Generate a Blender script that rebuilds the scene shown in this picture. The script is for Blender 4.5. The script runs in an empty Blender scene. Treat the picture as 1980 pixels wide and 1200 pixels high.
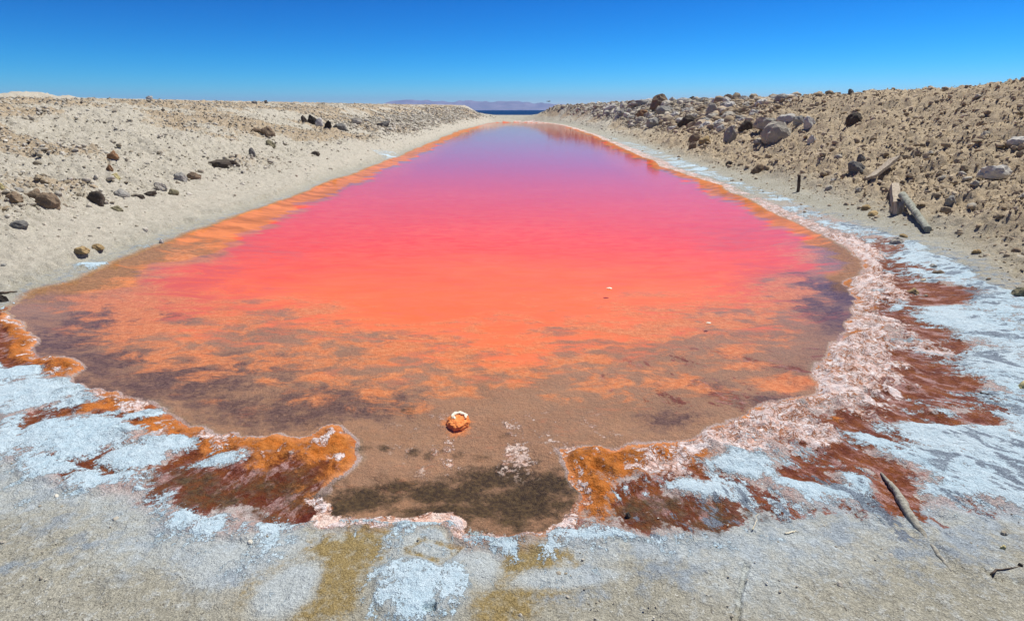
import bpy, bmesh, math, random
import numpy as np
from mathutils import Vector, Matrix, Euler

random.seed(7)
RNG = np.random.default_rng(11)
SC = bpy.context.scene
COL = SC.collection

# ------------------------------------------------------------------ camera, sky, sun, exposure
CAM_H, PITCH, FPX = 1.6, math.radians(19.4), 1100.0      # focal length in pixels of a 1980 px wide picture
cam_d = bpy.data.cameras.new('camera')
cam_d.sensor_width = 36.0
cam_d.lens = 36.0 * FPX / 1980.0
cam_d.clip_start, cam_d.clip_end = 0.05, 60000.0
cam = bpy.data.objects.new('camera', cam_d)
COL.objects.link(cam)
cam.location = (0, 0, CAM_H)
cam.rotation_euler = (math.pi / 2 - PITCH, 0, 0)
SC.camera = cam

SUN_EL, SUN_AZ = math.radians(62), math.radians(48)       # azimuth from +Y towards +X
sun_dir = Vector((math.sin(SUN_AZ) * math.cos(SUN_EL), math.cos(SUN_AZ) * math.cos(SUN_EL), math.sin(SUN_EL)))
world = bpy.data.worlds.new('World')
SC.world = world
world.use_nodes = True
wn = world.node_tree
for n in list(wn.nodes):
    wn.nodes.remove(n)
sky = wn.nodes.new('ShaderNodeTexSky')
sky.sky_type = 'NISHITA'
sky.sun_disc = False
sky.sun_elevation = SUN_EL
sky.sun_rotation = SUN_AZ
sky.altitude = 3000
sky.air_density = 1.0
sky.dust_density = 0.0
sky.ozone_density = 6.0
def wmath(op, a, b):
    nd = wn.nodes.new('ShaderNodeMath')
    nd.operation = op
    for sock, v in zip(nd.inputs, (a, b)):
        if isinstance(v, bpy.types.NodeSocket):
            wn.links.new(v, sock)
        else:
            sock.default_value = v
    return nd.outputs[0]
sepc, comb = wn.nodes.new('ShaderNodeSeparateColor'), wn.nodes.new('ShaderNodeCombineColor')
wn.links.new(sky.outputs[0], sepc.inputs[0])
for ch, (pw, gain) in enumerate(((4.5, 4.9), (2.0, 1.36), (1.75, 1.33))):   # the photograph's deep, saturated blue: one even tone curve over the whole sky
    v = wmath('POWER', wmath('MULTIPLY', sepc.outputs[ch], .1), pw)
    wn.links.new(wmath('MULTIPLY', v, gain * 10), comb.inputs[ch])
bgd = wn.nodes.new('ShaderNodeBackground')
bgd.inputs['Strength'].default_value = 0.10
wo = wn.nodes.new('ShaderNodeOutputWorld')
wn.links.new(comb.outputs[0], bgd.inputs['Color'])
wn.links.new(bgd.outputs[0], wo.inputs['Surface'])

sun_l = bpy.data.lights.new('sun', 'SUN')
sun_l.energy = 5.0
sun_l.angle = math.radians(0.5)
sun_l.color = (1.0, 0.955, 0.88)
sun_o = bpy.data.objects.new('sun', sun_l)
COL.objects.link(sun_o)
sun_o.rotation_euler = sun_dir.to_track_quat('Z', 'Y').to_euler()

vs = SC.view_settings
vs.view_transform, vs.look = 'Standard', 'None'
vs.exposure, vs.gamma = 0.25, 1.0
vs.use_curve_mapping = False
SC.cycles.max_bounces = 6
SC.cycles.transparent_max_bounces = 8
SC.cycles.volume_bounces = 0

# ------------------------------------------------------------------ numpy helpers
def sst(a, b, x):
    t = np.clip((np.asarray(x, dtype=np.float64) - a) / (b - a), 0, 1)
    return t * t * (3 - 2 * t)

def _h(ix, iy, s):
    n = (ix.astype(np.int64) * 374761393 + iy.astype(np.int64) * 668265263 + s * 974634777) & 0xFFFFFFFF
    n = ((n ^ (n >> 13)) * 1274126177) & 0xFFFFFFFF
    n = (n ^ (n >> 16)) & 0xFFFFFFFF
    return (n & 0xFFFFFF) / float(0xFFFFFF)

def vn(x, y, s=0):
    ix, iy = np.floor(x), np.floor(y)
    fx, fy = x - ix, y - iy
    fx, fy = fx * fx * fx * (fx * (fx * 6 - 15) + 10), fy * fy * fy * (fy * (fy * 6 - 15) + 10)
    a, b = _h(ix, iy, s), _h(ix + 1, iy, s)
    c, d = _h(ix, iy + 1, s), _h(ix + 1, iy + 1, s)
    return (a + (b - a) * fx) * (1 - fy) + (c + (d - c) * fx) * fy

def fbm(x, y, oct=4, s=0, gain=0.5):
    t, amp, tot = 0.0, 1.0, 0.0
    for k in range(oct):
        ca, sa = math.cos(0.6 * k + 0.3), math.sin(0.6 * k + 0.3)
        t = t + amp * vn((x * ca - y * sa) * 2 ** k + 17.3 * k, (x * sa + y * ca) * 2 ** k - 9.1 * k, s + k)
        tot += amp
        amp *= gain
    return t / tot

def ray(px, py):
    dx, dy = (px - 990.0) / FPX, (600.0 - py) / FPX
    c, s = math.cos(PITCH), math.sin(PITCH)
    return np.array([dx, c + dy * s, dy * c - s])

def flat(px, py, z=0.0):
    d = ray(px, py)
    t = (z - CAM_H) / d[2]
    return (d[0] * t, d[1] * t)

def project(x, y, z):
    c, s = math.cos(PITCH), math.sin(PITCH)
    dep = y * c - (z - CAM_H) * s
    up = y * s + (z - CAM_H) * c
    return 990 + FPX * x / dep, 600 - FPX * up / dep, dep

def sdf(x, y, poly):
    """signed distance, negative inside"""
    P = np.array(poly, dtype=np.float64)
    Q = np.roll(P, -1, axis=0)
    best = np.full(x.shape, 1e18)
    inside = np.zeros(x.shape, dtype=bool)
    for (ax, ay), (bx, by) in zip(P, Q):
        ex, ey = bx - ax, by - ay
        wx, wy = x - ax, y - ay
        t = np.clip((wx * ex + wy * ey) / (ex * ex + ey * ey + 1e-12), 0, 1)
        dx, dy = wx - ex * t, wy - ey * t
        best = np.minimum(best, dx * dx + dy * dy)
        if abs(ey) > 1e-12:
            cond = (ay > y) != (by > y)
            inside ^= cond & (x < (y - ay) * ex / ey + ax)
    d = np.sqrt(best)
    return np.where(inside, -d, d)

# ------------------------------------------------------------------ traced outlines (on the ground)
POOL_PX = [(940,240),(960,237.2),(1000,236.6),(1055,238),(1085,242),(1110,249),(1145,261),(1180,276),(1215,292),(1250,308),
  (1290,326),(1330,341),(1370,355),(1420,373),(1470,394),(1520,418),(1560,437),(1600,456),(1640,478),(1662,505),
  (1658,530),(1640,545),(1652,575),(1645,610),(1615,650),(1606,668),(1585,700),(1566,722),(1583,745),(1570,765),(1525,770),(1500,776),
  (1440,800),(1390,802),(1345,816),(1330,838),(1260,842),(1180,850),(1110,852),(1060,858),(1062,880),(1085,925),(1105,962),
  (1085,1005),(1055,1024),(980,1030),(900,1016),(868,1000),(800,1010),(700,1008),(630,998),(628,960),(655,930),(690,900),
  (688,855),(660,822),(638,822),(610,842),(580,852),(535,842),(480,836),(420,826),(370,812),(325,790),(250,762),(188,747),
  (162,720),(165,694),(140,686),(78,688),(64,655),(58,622),(25,606),(10,603),(40,586),(75,564),(130,546),(200,519),(290,483),
  (360,453),(440,426),(520,399),(600,366),(680,336),(740,313),(800,291),(850,269),(890,253)]
POOL = [flat(*p) for p in POOL_PX]
OUT_PX = [(930,239.2),(960,236.2),(1000,235.8),(1060,237),(1095,241.5),(1125,248),(1165,260),(1210,275),(1262,291),(1305,307),
  (1350,325),(1400,343),(1450,362),(1520,385),(1590,415),(1650,440),(1720,462),(1790,492),(1860,528),(1930,575),(2010,620),(2060,760),
  (2040,960),(1930,1010),(1800,1040),(1700,1050),(1560,1046),(1480,1034),(1400,1050),(1290,1058),(1200,1050),(1110,1046),(1055,1040),(980,1038),(900,1026),
  (868,1012),(800,1018),(700,1017),(620,1008),(540,1040),(430,1055),(340,1045),(250,1030),(150,990),(60,940),(-40,900),
  (-60,760),(-60,640),(0,600),(35,584),(70,562),(128,542),(198,514),(288,479),(358,450),(438,423.5),(518,396.5),(598,364),(678,334),(738,311.5),(798,289.8),
  (848,268),(888,252.2)]
OUT = [flat(*p) for p in OUT_PX]

def pool_sd(x, y):
    jag = (fbm(x * 3.1, y * 3.1, 3, 5) - 0.5) * 0.16 + (fbm(x * 13, y * 13, 2, 6) - 0.5) * 0.055
    far = sst(5.0, 9.0, y)
    return sdf(x, y, POOL) + jag * (1 - far) + (fbm(x * 1.2, y * 0.5, 2, 8) - 0.5) * 0.35 * far

def interp(s, pts):
    return np.interp(s, [p[0] for p in pts], [p[1] for p in pts])

LEFT = [(-9, 0), (0, 0), (0.5, .07), (1.2, .24), (3.4, .80), (6.5, 1.48), (9, 1.72), (14, 1.84), (30, 2.06), (60, 2.40), (120, 3.1), (500, 4.0)]
RIGHT = [(-9, 0), (0, 0), (0.6, .05), (1.3, .14), (2.4, .50), (4.2, 1.22), (5.6, 1.90), (6.6, 2.05), (8, 2.05), (13, 1.72), (40, 1.8), (500, 1.8)]
END = [(-9, 0), (0, 0), (3, .2), (9, .62), (15, .84), (17, .8), (24, -.6), (60, -3), (500, -6)]

def blur_interp(s, pts, w):
    return 0.25 * (interp(s - w, pts) + 2 * interp(s, pts) + interp(s + w, pts))

def bulk_height(x, y, sd):
    """big shape: pool basin, beach, banks, berm and the drop to the sea"""
    push = 1 + 0.75 * sst(35, 92, y)
    s = np.maximum(sd, 0)
    wav = (fbm(x * .35, y * .35, 3, 21) - .5)
    sl = s * push + wav * 1.2 * sst(.8, 2, s)
    sl = np.maximum(sl, 0)
    left = blur_interp(sl, LEFT, .15) + 0.24 * sst(18, 50, y) * sst(4, 7, sl)
    right = blur_interp(sl, RIGHT, .15) + sst(3.5, 6, sl) * (0.10 * sst(30, 45, y) + .22 * sst(18, 13, y) * sst(8, 5, sl) * .5)
    wl = sst(.6, -.6, x)
    bank = left * wl + right * (1 - wl)
    wend = sst(80, 88, y) * sst(8.0, 4.3, np.abs(x))
    bank = bank * (1 - wend) + interp(s, END) * wend
    near = 0.012 + .03 * s + .012 * (fbm(x * 1.3, y * 1.3, 3, 31) - .5)
    b = sst(2.6, 6.2, y)
    z = near * sst(0, .25, s) * (1 - b) + bank * b
    drop = sst(97, 112, y)
    z = z * (1 - drop) - 2.0 * drop
    # basin under the water
    dp = np.maximum(-sd, 0)
    depth = 0.035 * sst(0, .25, dp) + 0.03 * sst(0, 1.2, dp) + .06 * sst(3.4, 8, y) * sst(0, 2.6, dp)
    z = np.where(sd < 0, -depth, z)
    # spoil mound far out on the left plateau
    mx, my = -48.5, 60.0
    r2 = ((x - mx) / 3.0) ** 2 + ((y - my) / 3.5) ** 2
    r3 = ((x - mx - 4.6) / 1.3) ** 2 + ((y - my) / 2.0) ** 2
    z = z + .62 * np.exp(-r2 ** 1.3) * (1 + .5 * (fbm(x * .6, y * .6, 3, 77) - .5)) + .30 * np.exp(-r3)
    return z

def soil_weights(x, y, sd):
    b = sst(2.6, 5.5, y)
    left = sst(.6, -.6, x)
    bank_l = sst(.12, .55, sd) * left * b
    bank_r = sst(.9, 1.9, sd) * (1 - left) * b
    end = sst(78, 86, y) * sst(7, 3.5, np.abs(x))
    return bank_l * (1 - end), bank_r * (1 - end)

def relief(x, y, sd, q):
    """clods and lumps"""
    bl, br = soil_weights(x, y, sd)
    patch = sst(.38, .62, fbm(x * .55, y * .55, 3, 41))
    n1 = fbm(x * 1.1, y * 1.1, 2, 42) - .5
    n2 = fbm(x * 2.7, y * 2.7, 2, 43) - .5
    bil = np.abs(fbm(x * 4.6, y * 4.6, 2, 44) - .5) * 2
    bil2 = np.abs(fbm(x * 10.5, y * 10.5, 2, 45) - .5) * 2
    n3 = fbm(x * 24, y * 24, 2, 46) - .5
    n4 = fbm(x * 15, y * 15, 3, 48) - .5
    rough_r = br * (.80 + .20 * patch)
    rough_l = bl * (.68 + .42 * patch) * (.22 + .78 * sst(.9, 2.0, sd))
    rg = rough_r * 1.0 + rough_l * .85
    z = rg * (.22 * n1 + .17 * n2 + .12 * (.35 - bil) + .10 * (.35 - bil2) + .075 * n3 + .09 * n4)
    # broken salt lip along the left shore
    lip = sst(.34, .37, sd + (fbm(x * 3, y * 3, 3, 47) - .5) * .34) * sst(.6, -.6, x) * sst(4.5, 5.5, y) * sst(40, 20, y)
    z = z + .055 * lip
    lip2 = sst(.70, .76, sd + (fbm(x * 2.2, y * 2.2, 3, 49) - .5) * .4) * sst(.6, -.6, x) * sst(5, 7, y) * sst(40, 20, y)
    z = z + .030 * lip2
    return z

ZC = {}
def fields(x, y):
    sd = pool_sd(x, y)
    do = -sdf(x, y, OUT)
    dw = np.maximum(sd, 0)
    q = np.where(do > 0, dw / (dw + np.maximum(do, 1e-4)), 1 + (-do) * .8)
    q = np.where(sd < 0, 0, q)
    return sd, q

def height(x, y, sd=None, q=None, rel=True):
    x = np.atleast_1d(np.asarray(x, float)); y = np.atleast_1d(np.asarray(y, float))
    if sd is None:
        sd, q = fields(x, y)
    z = bulk_height(x, y, sd)
    if rel:
        z = z + relief(x, y, sd, q)
    return z

# ------------------------------------------------------------------ materials
class G:
    """small helper round a node tree"""
    def __init__(self, name):
        self.m = bpy.data.materials.new(name)
        self.m.use_nodes = True
        self.t = self.m.node_tree
        for n in list(self.t.nodes):
            self.t.nodes.remove(n)
        self.out = self.t.nodes.new('ShaderNodeOutputMaterial')
        self.geo = self.t.nodes.new('ShaderNodeNewGeometry')
        self.pos = self.geo.outputs['Position']
    def n(self, kind, **kw):
        nd = self.t.nodes.new(kind)
        for k, v in kw.items():
            setattr(nd, k, v)
        return nd
    def put(self, sock, v):
        if isinstance(v, bpy.types.NodeSocket):
            self.t.links.new(v, sock)
        elif isinstance(v, (tuple, list)) and len(v) == 3 and sock.type == 'RGBA':
            sock.default_value = (*v, 1)
        else:
            sock.default_value = v
    def attr(self, name):
        a = self.n('ShaderNodeAttribute')
        a.attribute_name = name
        return a.outputs['Fac']
    def noise(self, scale, detail=3.0, rough=.55, vec=None, dist=0.0):
        a = self.n('ShaderNodeTexNoise')
        a.inputs['Scale'].default_value = scale
        a.inputs['Detail'].default_value = detail
        a.inputs['Roughness'].default_value = rough
        a.inputs['Distortion'].default_value = dist
        self.put(a.inputs['Vector'], vec if vec is not None else self.pos)
        return a.outputs['Fac']
    def voro(self, scale, vec=None, feature='F1', out='Distance'):
        a = self.n('ShaderNodeTexVoronoi', feature=feature)
        a.inputs['Scale'].default_value = scale
        self.put(a.inputs['Vector'], vec if vec is not None else self.pos)
        return a.outputs[out]
    def vscale(self, v3, vec=None):
        a = self.n('ShaderNodeVectorMath', operation='MULTIPLY')
        self.put(a.inputs[0], vec if vec is not None else self.pos)
        a.inputs[1].default_value = v3
        return a.outputs[0]
    def ma(self, op, a, b=0.0, c=None, clamp=False):
        nd = self.n('ShaderNodeMath', operation=op)
        nd.use_clamp = clamp
        self.put(nd.inputs[0], a); self.put(nd.inputs[1], b)
        if c is not None:
            self.put(nd.inputs[2], c)
        return nd.outputs[0]
    def ss(self, lo, hi, x, a=0.0, b=1.0):
        nd = self.n('ShaderNodeMapRange', interpolation_type='SMOOTHSTEP')
        self.put(nd.inputs['Value'], x)
        nd.inputs['From Min'].default_value = lo
        nd.inputs['From Max'].default_value = hi
        nd.inputs['To Min'].default_value = a
        nd.inputs['To Max'].default_value = b
        return nd.outputs[0]
    def mix(self, f, a, b, blend='MIX'):
        nd = self.n('ShaderNodeMix', data_type='RGBA', blend_type=blend)
        self.put(nd.inputs[0], f)
        self.put(nd.inputs[6], a); self.put(nd.inputs[7], b)
        return nd.outputs[2]
    def mixf(self, f, a, b):
        nd = self.n('ShaderNodeMix', data_type='FLOAT')
        self.put(nd.inputs[0], f); self.put(nd.inputs[2], a); self.put(nd.inputs[3], b)
        return nd.outputs[0]
    def bump(self, h, strength, dist, normal=None):
        nd = self.n('ShaderNodeBump')
        nd.inputs['Strength'].default_value = strength
        nd.inputs['Distance'].default_value = dist
        self.put(nd.inputs['Height'], h)
        if normal is not None:
            self.put(nd.inputs['Normal'], normal)
        return nd.outputs[0]
    def principled(self, col, rough=.9, normal=None, spec=.3):
        p = self.n('ShaderNodeBsdfPrincipled')
        self.put(p.inputs['Base Color'], col)
        self.put(p.inputs['Roughness'], rough)
        p.inputs['Specular IOR Level'].default_value = spec
        if normal is not None:
            self.put(p.inputs['Normal'], normal)
        self.t.links.new(p.outputs[0], self.out.inputs['Surface'])
        return p

def mat_ground():
    g = G('ground')
    def con(x, lo=.33, hi=.67):
        return g.ss(lo, hi, x)
    def thr(a, n, amp, lo=.42, hi=.58):
        m = g.ss(lo, hi, g.ma('ADD', a, g.ma('MULTIPLY', g.ma('SUBTRACT', n, .5), amp)))
        return g.ma('MULTIPLY', m, g.ss(.04, .22, a)) if amp > .6 else m
    fl = g.n('ShaderNodeAttribute'); fl.attribute_name = 'flow'
    flow = fl.outputs['Vector']
    f1 = con(g.noise(45, 4, .65))          # 2 cm
    f2 = con(g.noise(170, 3, .65))         # grit
    f3 = con(g.noise(9, 6, .7))
    f4 = con(g.noise(1.6, 6, .65))
    f5 = con(g.noise(24, 6, .72))
    s1 = con(g.noise(5.0, 7, .72, flow, .4), .36, .64)      # streaks that run away from the water
    s2 = con(g.noise(13.0, 8, .72, flow, .3), .36, .64)
    ndist = g.n('ShaderNodeVectorMath', operation='LENGTH'); g.put(ndist.inputs[0], g.pos)
    # dry soil
    tan = g.mix(f4, (.35, .335, .26), (.425, .415, .345))
    tan = g.mix(g.ma('MULTIPLY', f3, .6), tan, (.30, .285, .225))
    tan = g.mix(g.ma('MULTIPLY', g.ss(.6, 1.0, f5), .5), tan, (.44, .47, .46))
    pale = g.mix(f3, (.555, .525, .435), (.42, .395, .325))
    pale = g.mix(g.ma('MULTIPLY', f5, .55), pale, (.37, .335, .265))
    brown = g.mix(f3, (.36, .28, .178), (.53, .435, .30))
    brown = g.mix(g.ma('MULTIPLY', f4, .4), brown, (.46, .39, .28))
    brown = g.mix(g.ma('MULTIPLY', g.ss(.5, 1.0, f5), .4), brown, (.22, .165, .10))
    ochre = g.mix(f3, (.34, .265, .175), (.46, .385, .275))
    bl = g.attr('bank_left'); br = g.attr('bank_right'); pat = g.attr('patch')
    leftc = g.mix(thr(pat, g.ma('ADD', g.ma('MULTIPLY', f3, .6), g.ma('MULTIPLY', f5, .4)), .9, .25, .75), pale, ochre)
    c = g.mix(bl, tan, leftc)
    c = g.mix(br, c, brown)
    c = g.mix(.9, c, g.mix(f2, (.70, .70, .70), (1.27, 1.27, 1.27)), 'MULTIPLY')
    c = g.mix(.55, c, g.mix(f1, (.78, .78, .78), (1.16, 1.16, 1.16)), 'MULTIPLY')
    speck = g.ma('MULTIPLY', g.ss(.64, .70, g.noise(75, 2, .5)), .7)
    c = g.mix(speck, c, (.11, .095, .075))
    wsp = g.ma('MULTIPLY', g.ss(.68, .73, g.noise(95, 2, .5, g.vscale((1, 1.1, .9)))), .8)
    c = g.mix(wsp, c, (.66, .66, .60))
    # damp grey, bluish with the salt that blooms on it
    c = g.mix(g.ma('MULTIPLY', thr(g.attr('damp'), f3, .7, .2, .8), .85), c, g.mix(f2, (.15, .19, .235), (.34, .41, .475)))
    c = g.mix(g.ma('MULTIPLY', g.ss(.05, .95, g.ma('ADD', g.attr('wash'), g.ma('MULTIPLY', g.ma('SUBTRACT', f5, .5), .3))), .68), c, g.mix(f2, (.38, .44, .46), (.58, .655, .68)))
    # yellowish damp sand
    c = g.mix(thr(g.attr('yellow'), f5, .5, .2, .8), c, g.mix(f2, (.19, .14, .055), (.38, .29, .13)))
    # pool bed
    bed = g.mix(f4, (.32, .19, .108), (.42, .262, .16))
    bed = g.mix(g.ma('MULTIPLY', f3, .55), bed, (.29, .215, .15))
    bed = g.mix(g.ma('MULTIPLY', g.ss(.2, .9, g.noise(1.1, 8, .72, g.vscale((1, 1.6, 1)), .6)), .55), bed, (.235, .165, .135))
    bed = g.mix(g.ma('MULTIPLY', f5, .35), bed, (.49, .29, .185))
    bed = g.mix(.8, bed, g.mix(f2, (.78, .78, .78), (1.2, 1.18, 1.18)), 'MULTIPLY')
    bed = g.mix(g.ma('MULTIPLY', g.ss(.1, .9, g.attr('shore')), .75), bed, g.mix(f5, (.24, .125, .05), (.42, .225, .095)))  # brown of the bank's reflection painted into the bed along the edge
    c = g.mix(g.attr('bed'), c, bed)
    wv = g.vscale((.8, 1.9, 1.0))
    w1 = con(g.noise(1.5, 7, .70, wv, .8))
    w2 = con(g.noise(5.5, 6, .68, wv, .5))
    w3 = con(g.noise(.35, 5, .6, wv, .5))
    wmx = g.ma('ADD', g.ma('MULTIPLY', w1, .60), g.ma('MULTIPLY', w2, .40))
    turb = g.ss(.18, .82, g.ma('ADD', g.attr('turb'), g.ma('MULTIPLY', g.ma('SUBTRACT', wmx, .5), .80)))
    deep = g.ss(.05, .95, g.ma('ADD', g.attr('deep'), g.ma('MULTIPLY', g.ma('SUBTRACT', wmx, .5), .45)))
    brine = g.mix(deep, (.68, .170, .040), (.72, .076, .014))
    brine = g.mix(g.attr('far'), brine, (.60, .085, .11))
    brine = g.mix(g.ma('MULTIPLY', g.ma('MULTIPLY', w2, g.ss(1.0, .2, g.attr('far'))), .48), brine, (.80, .215, .10))
    brine = g.mix(g.ma('MULTIPLY', g.ss(.15, .9, g.ma('ADD', g.attr('mauve'), g.ma('MULTIPLY', g.ma('SUBTRACT', wmx, .5), .8))), .62), brine, (.40, .105, .095))
    brine = g.mix(g.ma('MULTIPLY', w3, .22), brine, (.60, .065, .03))
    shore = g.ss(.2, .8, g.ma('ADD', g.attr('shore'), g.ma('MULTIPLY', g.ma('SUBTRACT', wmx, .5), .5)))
    brine = g.mix(shore, brine, g.mix(w1, (.36, .125, .028), (.68, .235, .07)))  # shallow orange and the bank's reflection, both painted into the brine colour
    # dark rot and black algae
    fd = g.ma('ADD', g.ma('MULTIPLY', f3, .55), g.ma('MULTIPLY', f5, .45))
    c = g.mix(g.ma('MULTIPLY', thr(g.attr('plum'), fd, .9, .15, .95), .85), c, g.mix(f1, (.07, .042, .045), (.17, .11, .10)))
    c = g.mix(g.ma('MULTIPLY', g.attr('apron'), g.ss(.0, .8, f5, .5, 1.0)), c, g.mix(f2, (.30, .20, .17), (.60, .47, .44)))
    # wet maroon
    redc = g.mix(f3, (.110, .020, .005), (.235, .070, .011))
    redc = g.mix(g.ma('MULTIPLY', g.ss(.45, 1.0, f5), .75), redc, (.26, .10, .075))
    redc = g.mix(.6, redc, g.mix(f2, (.7, .7, .7), (1.3, 1.3, 1.3)), 'MULTIPLY')
    rn = g.ma('ADD', g.ma('MULTIPLY', s1, .6), g.ma('MULTIPLY', f5, .4))
    redm = thr(g.attr('red'), rn, .9)
    c = g.mix(redm, c, redc)
    # pinkish dust over the maroon
    dust = g.ma('MULTIPLY', g.ma('MULTIPLY', redm, g.ss(.55, .95, s2)), .7)
    c = g.mix(dust, c, g.mix(f2, (.34, .16, .14), (.62, .44, .42)))
    dk = g.ma('MULTIPLY', thr(g.attr('dark'), fd, .9, .10, .95), .94)
    c = g.mix(dk, c, g.mix(f1, (.030, .022, .011), (.105, .074, .033)))
    # orange crust
    orc = g.mix(f3, (.235, .070, .006), (.52, .150, .020))
    orc = g.mix(g.ma('MULTIPLY', f5, .55), orc, (.62, .24, .06))
    orc = g.mix(.6, orc, g.mix(f2, (.72, .7, .7), (1.25, 1.25, 1.25)), 'MULTIPLY')
    om = thr(g.attr('orange'), g.mixf(g.attr('bed'), fd, g.ss(.3, .7, g.noise(3.5, 9, .72, g.vscale((1, 1.5, 1)), .5))), 1.0, .22, .85)
    orbed = g.mix(f5, (.60, .215, .075), (.74, .335, .15))
    c = g.mix(om, c, g.mix(g.attr('bed'), orc, orbed))
    turb = g.ma('MULTIPLY', turb, g.attr('bed'))
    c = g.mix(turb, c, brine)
    # pink and white bubbly crust, with orange-brown brine in its creases
    v1 = g.ma('ABSOLUTE', g.ma('SUBTRACT', g.noise(11, 5, .6, None, 1.2), .5))
    v2 = g.ma('ABSOLUTE', g.ma('SUBTRACT', g.noise(34, 4, .6, None, .6), .5))
    crease = g.ma('MINIMUM', g.ss(.0, .040, v1), g.ss(-.02, .025, v2))
    pinkc = g.mix(f3, (.74, .46, .36), (.80, .64, .60))
    pinkc = g.mix(g.ss(.30, .85, f5), pinkc, (.86, .79, .77))
    plate = g.ss(.50, .62, g.noise(3.2, 4, .6, None, .8))
    crease = g.ma('MAXIMUM', crease, g.ma('MULTIPLY', plate, .85))
    pinkc = g.mix(g.ma('MULTIPLY', plate, .45), pinkc, (.86, .80, .79))
    pinkc = g.mix(g.ma('SUBTRACT', 1.0, crease), pinkc, g.mix(f3, (.42, .13, .03), (.50, .22, .10)))
    pinkc = g.mix(.6, pinkc, g.mix(f2, (.75, .72, .72), (1.15, 1.15, 1.15)), 'MULTIPLY')
    pn = g.ma('ADD', g.ma('MULTIPLY', f1, .25), g.ma('ADD', g.ma('MULTIPLY', f3, .35), g.ma('MULTIPLY', s1, .40)))
    pm = thr(g.attr('pink'), pn, 1.5, .40, .58)
    c = g.mix(pm, c, pinkc)
    # white salt
    saltc = g.mix(f5, (.43, .585, .67), (.56, .70, .77))
    saltc = g.mix(g.ma('MULTIPLY', f4, .35), saltc, (.62, .68, .70))
    saltc = g.mix(.7, saltc, g.mix(f2, (.72, .76, .79), (1.14, 1.12, 1.1)), 'MULTIPLY')
    sn = g.ma('ADD', g.ma('ADD', g.ma('MULTIPLY', f1, .20), g.ma('MULTIPLY', f2, .15)), g.ma('ADD', g.ma('MULTIPLY', s1, .33), g.ma('MULTIPLY', s2, .32)))
    sm = thr(g.attr('salt'), sn, 1.5, .40, .62)
    c = g.mix(sm, c, saltc)
    # slate blue streaks where the salt is still wet
    stn = g.ma('MULTIPLY', s2, g.ss(.3, .8, s1))
    stm = thr(g.attr('streak'), g.ma('ADD', g.ma('MULTIPLY', stn, .75), g.ma('MULTIPLY', f5, .25)), 1.3, .42, .66)
    c = g.mix(g.ma('MULTIPLY', stm, .9), c, g.mix(f2, (.07, .09, .125), (.25, .30, .36)))
    wet = g.ma('MAXIMUM', redm, dk)
    wet = g.ma('MULTIPLY', wet, g.ma('SUBTRACT', 1.0, g.ma('MAXIMUM', sm, pm)))
    rough = g.mixf(wet, .95, .62)
    hgt = g.ma('ADD', g.ma('MULTIPLY', f1, .0045), g.ma('MULTIPLY', f2, .0022))
    hgt = g.ma('ADD', hgt, g.ma('MULTIPLY', f5, .006))
    hgt = g.ma('ADD', hgt, g.ma('MULTIPLY', g.ma('MULTIPLY', pm, crease), .009))
    hgt = g.ma('ADD', hgt, g.ma('MULTIPLY', sm, .0055))
    hgt = g.ma('MULTIPLY', hgt, g.ma('SUBTRACT', 1.0, turb))
    nm = g.bump(hgt, .9, 1.0)
    g.principled(c, rough, nm, .2)
    return g.m

def mat_pool():
    g = G('pool_water')
    body = g.n('ShaderNodeBsdfTransparent'); g.put(body.inputs[0], (.985, .96, .94))
    rip = g.noise(3.2, 4, .6, g.vscale((.55, 1.5, 1.0)))
    rip2 = g.noise(14, 3, .6, g.vscale((.5, 1.4, 1.0)))
    h = g.ma('ADD', g.ma('MULTIPLY', rip, .004), g.ma('MULTIPLY', rip2, .0007))
    nm = g.bump(h, .42, 1.0)
    gl = g.n('ShaderNodeBsdfGlossy'); gl.inputs['Roughness'].default_value = .035
    g.put(gl.inputs['Normal'], nm)
    fr = g.n('ShaderNodeFresnel'); fr.inputs['IOR'].default_value = 1.46
    g.put(fr.inputs['Normal'], nm)
    mx = g.n('ShaderNodeMixShader')
    mirror_cut = g.ss(.25, .75, g.ma('ADD', g.attr('shore'), g.ma('MULTIPLY', g.ma('SUBTRACT', g.ss(.33, .67, g.noise(1.5, 6, .7, g.vscale((.8, 1.9, 1)), .8)), .5), .5)))  # added cut: weakens the mirror near shore so the painted bank reflection shows
    g.put(mx.inputs[0], g.ma('MULTIPLY', fr.outputs[0], g.mixf(mirror_cut, 1.0, .30)))
    g.t.links.new(body.outputs[0], mx.inputs[1]); g.t.links.new(gl.outputs[0], mx.inputs[2])
    g.t.links.new(mx.outputs[0], g.out.inputs['Surface'])
    return g.m

def mat_sea():
    g = G('sea_water')
    w = g.noise(.5, 4, .6, g.vscale((.6, 1.2, 1)))
    nm = g.bump(w, 1.0, .6)
    col = g.mix(g.noise(.02, 2), (.001, .024, .085), (.002, .034, .11))
    g.principled(col, .5, nm, .04)
    return g.m

def mat_rock():
    g = G('rock')
    oi = g.n('ShaderNodeObjectInfo')
    tc = g.n('ShaderNodeTexCoord')
    a = g.noise(14, 5, .65)
    b = g.noise(60, 4, .65)
    c = g.mix(g.ss(.25, .75, a), g.mix(.26, oi.outputs['Color'], (.10, .08, .06)), oi.outputs['Color'])
    c = g.mix(g.ma('MULTIPLY', g.ss(.62, .7, b), .4), c, (.62, .58, .5))
    c = g.mix(.6, c, g.mix(g.ss(.3, .7, b), (.8, .8, .8), (1.15, 1.15, 1.15)), 'MULTIPLY')
    h = g.ma('ADD', g.ma('MULTIPLY', a, .03), g.ma('MULTIPLY', b, .01))
    g.principled(c, .95, g.bump(h, .8, 1.0), .2)
    return g.m

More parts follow.
